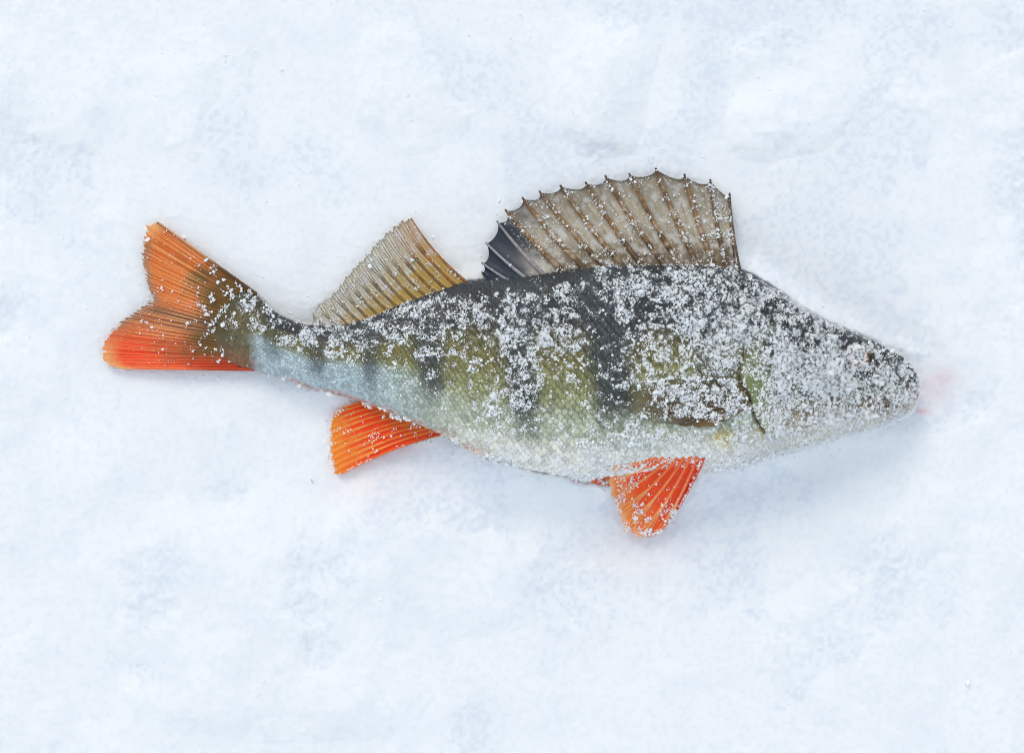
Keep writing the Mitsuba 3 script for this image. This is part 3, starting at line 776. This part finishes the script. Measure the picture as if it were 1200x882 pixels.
# powder: the finest crystals, a thin veil round the clumps
pr_ = np.exp(rng.normal(0, .35, len(pcs))) * .000125
pgate = (pcs > gill_edge(np.clip(pcv, 372, 526))) & (pcs < 1066)
grains.append(crystals(surf(pcs, phi_of(pcs, pcv), .00035 + .0009 * pgate + on_pect(pcs, pcv) + .0004 * rng.uniform(0, 1, len(pcs)) ** 2), pr_, "oct"))
# lone crystals between the clumps
NI = 60000
cs3 = rng.uniform(265, 1076, NI)
cv3 = y_top(cs3) + (y_bot(cs3) - y_top(cs3)) * rng.uniform(0, 1, NI)
kk = rng.uniform(0, 1, NI) < np.clip(cover(cs3, cv3), 0, 1) * (y_bot(cs3) - y_top(cs3)) / 240 * (.14 + .30 * sst(840, 920, cs3))
kk &= ~shapely.contains_xy(outline(fp), cs3, cv3)
cs3, cv3 = cs3[kk], cv3[kk]
r3 = np.exp(rng.normal(0, .4, len(cs3))) * .00027
gate = (cs3 > gill_edge(np.clip(cv3, 372, 526))) & (cs3 < 1066)
grains.append(crystals(surf(cs3, phi_of(cs3, cv3), .0004 + .0009 * gate + on_pect(cs3, cv3)), r3))
# fine frost between the crystals
NF = 90000
cs2 = rng.uniform(275, 1077, NF)
cv2 = y_top(cs2) + (y_bot(cs2) - y_top(cs2)) * rng.uniform(0, 1, NF)
C2 = np.clip(cover(cs2, cv2), 0, 1)
q2 = (cv2 - y_top(cs2)) / (y_bot(cs2) - y_top(cs2))
pr2 = C2 ** 2 * (.16 + .5 * sst(850, 930, cs2) + .25 * sst(.80, .95, q2) * sst(540, 600, cs2)) * (y_bot(cs2) - y_top(cs2)) / 240
k_ = ~shapely.contains_xy(outline(fp), cs2, cv2) & (rng.uniform(0, 1, NF) < pr2 * (.4 + 1.2 * fb(cs2, cv2, 8, 2, 310)))
cs2, cv2 = cs2[k_], cv2[k_]
r2_ = np.exp(rng.normal(0, .3, len(cs2))) * .00021
grains.append(crystals(surf(cs2, phi_of(cs2, cv2), .0004 + on_pect(cs2, cv2) + .0009 * ((cs2 > gill_edge(np.clip(cv2, 372, 526))) & (cs2 < 1066))), r2_, "oct"))


NG = 15000
fs_ = rng.uniform(310, 1070, NG)
fphi = np.radians(rng.uniform(-110, -70, NG))
kk = fb(fs_, fphi * 30, 9, 3, 330) + .25 * (fphi + np.pi / 2) > .40 + .22 * sst(760, 640, fs_)
kk &= (fs_ < 706) | (fs_ > 830)
fs_, fphi = fs_[kk], fphi[kk]
fr = np.exp(rng.normal(0, .4, len(fs_))) * .00033
grains.append(crystals(surf(fs_, fphi, .0003 + .0012 * rng.uniform(0, 1, len(fs_)) ** 2), fr))


def on_fin(f, n, prob, r, lift=.0006):
    i, j = rng.uniform(0, f.n - 1, n), rng.uniform(0.02, 1, n)
    p = f.uv(i, j)
    nn_ = fb(p[:, 0], p[:, 1], 8, 3, 320 + f.seed)
    kk = rng.uniform(0, 1, n) < prob(i, j, p[:, 0], p[:, 1], .5 + (nn_ - .5) * 2)
    i, j = i[kk], j[kk]
    rr = np.exp(rng.normal(0, .35, len(i))) * r
    c_ = f.point(i, j, (lift(i, j) if callable(lift) else lift) + rr * .4)
    c_[:, 2] += rng.uniform(0, 1, len(i)) ** 2 * .0005
    grains.append(crystals(c_, rr))


ray_near = lambda i: np.exp(-((np.abs(i - np.round(i))) / .16) ** 2)
on_fin(fd, 9000, lambda i, j, a_, b_, n: .75 * sst(.60, .35, n) * (.15 + .85 * ray_near(i)) * sst(3, 5.5, i) + .9 * sst(.5, .3, n) * sst(.16, .03, j) * sst(3, 5, i) + .35 * sst(11.5, 13, i) * sst(.6, .3, n) + .008, .00026, lambda i, j: .0005 + .0012 * ray_near(i) * (1 - .6 * j))
on_fin(fd, 9000, lambda i, j, a_, b_, n: (.08 + .40 * sst(.6, .3, n)) * sst(2.6, 4, i), .00016, lambda i, j: .0003 + .0012 * ray_near(i) * (1 - .6 * j))
on_fin(f2, 3500, lambda i, j, a_, b_, n: .30 * sst(.40, .2, n) * (1 - .5 * j) + .6 * sst(.5, .3, n) * sst(.12, .02, j) + .02, .00028)
on_fin(f2, 5000, lambda i, j, a_, b_, n: .06 + .22 * sst(.6, .3, n) * sst(.1, .5, j), .00017, .0003)
on_fin(fc, 6000, lambda i, j, a_, b_, n: (.62 * sst(.46, .26, n) * sst(.66, .3, j) + .28 * sst(.36, .15, n) * np.exp(-((i - 17) / 8) ** 2) + .003) * sst(35, 30, i), .00030)
on_fin(fc, 6000, lambda i, j, a_, b_, n: (.16 * sst(.6, .3, n) + .008) * sst(36, 28, i), .00016, .0003)
on_fin(fa, 2600, lambda i, j, a_, b_, n: .5 * sst(.34, .15, n) + .35 * sst(.7, 0, i) * sst(.6, .3, n) + .006, .00026)
on_fin(fp, 5200, lambda i, j, a_, b_, n: .95 * sst(.60, .3, n) * sst(.45, .95, j) + .35 * sst(.6, 0, i) + .015, .00028)
on_fin(fp, 3600, lambda i, j, a_, b_, n: .3 * sst(.2, .8, j) * sst(.7, .3, n) + .25 * sst(.15, .02, j), .00022, .0003)
on_fin(fp2, 900, lambda i, j, a_, b_, n: .75 * sst(.55, .25, n) + .1, .0003)
gm = join(grains)
add("snow_dusting", gm, "clear_grain", smooth=False, kind="stuff", label="white snow crystals sprinkled over the perch, thickest on its head and back", category="snow")

# ---------------------------------------------------------------- loose crystals lying on the snow sheet
NL = 60000
lu, lv = rng.uniform(-15, 1215, NL), rng.uniform(-15, 897, NL)
ixx, iyy = np.clip(np.round(((lu - 600) * S - XF[0]) / .0005).astype(int), 0, len(XF) - 1), np.clip(np.round(((441 - lv) * S - YF[0]) / .0005).astype(int), 0, len(YF) - 1)
dn = fb(lu, lv, 30, 3, 400)
near = np.exp(-d_all[ixx, iyy] / 9)
pr = .015 + .16 * sst(.50, .70, dn) + .7 * near * (lv > 300)
kk = (rng.uniform(0, 1, NL) < pr) & ~in_trunk[ixx, iyy] & ~in_fin[ixx, iyy]
lu, lv, ixx, iyy, near = lu[kk], lv[kk], ixx[kk], iyy[kk], near[kk]
rl = np.exp(rng.normal(0, .4, len(lu))) * (.00021 + .00016 * near)
cl = np.stack([XF[ixx] + rng.uniform(-1, 1, len(lu)) * .00025, YF[iyy] + rng.uniform(-1, 1, len(lu)) * .00025, h[ixx, iyy] + rl * .25], -1)
add("loose_snow", crystals(cl, rl), "snow_grain", smooth=False, kind="stuff", label="loose snow crystals scattered over the crusted snow round the perch", category="snow")

# ---------------------------------------------------------------- a tiny dark fibre on the snow left of the anal fin's tip
ft = np.linspace(0, 1, 14)
fu, fv = 365 + 3 * ft ** 1.6, 561 + 4.5 * np.sin(ft * 1.9)
fz = h[np.clip(np.round(((fu - 600) * S - XF[0]) / .0005).astype(int), 0, len(XF) - 1), np.clip(np.round(((441 - fv) * S - YF[0]) / .0005).astype(int), 0, len(YF) - 1)].max() + .0004
add("fibre", tube(at(fu, fv, np.full(14, fz)), .00010), "dark_fibre", label="tiny curved dark fibre lying on the snow beside the anal fin's tip", category="fibre")
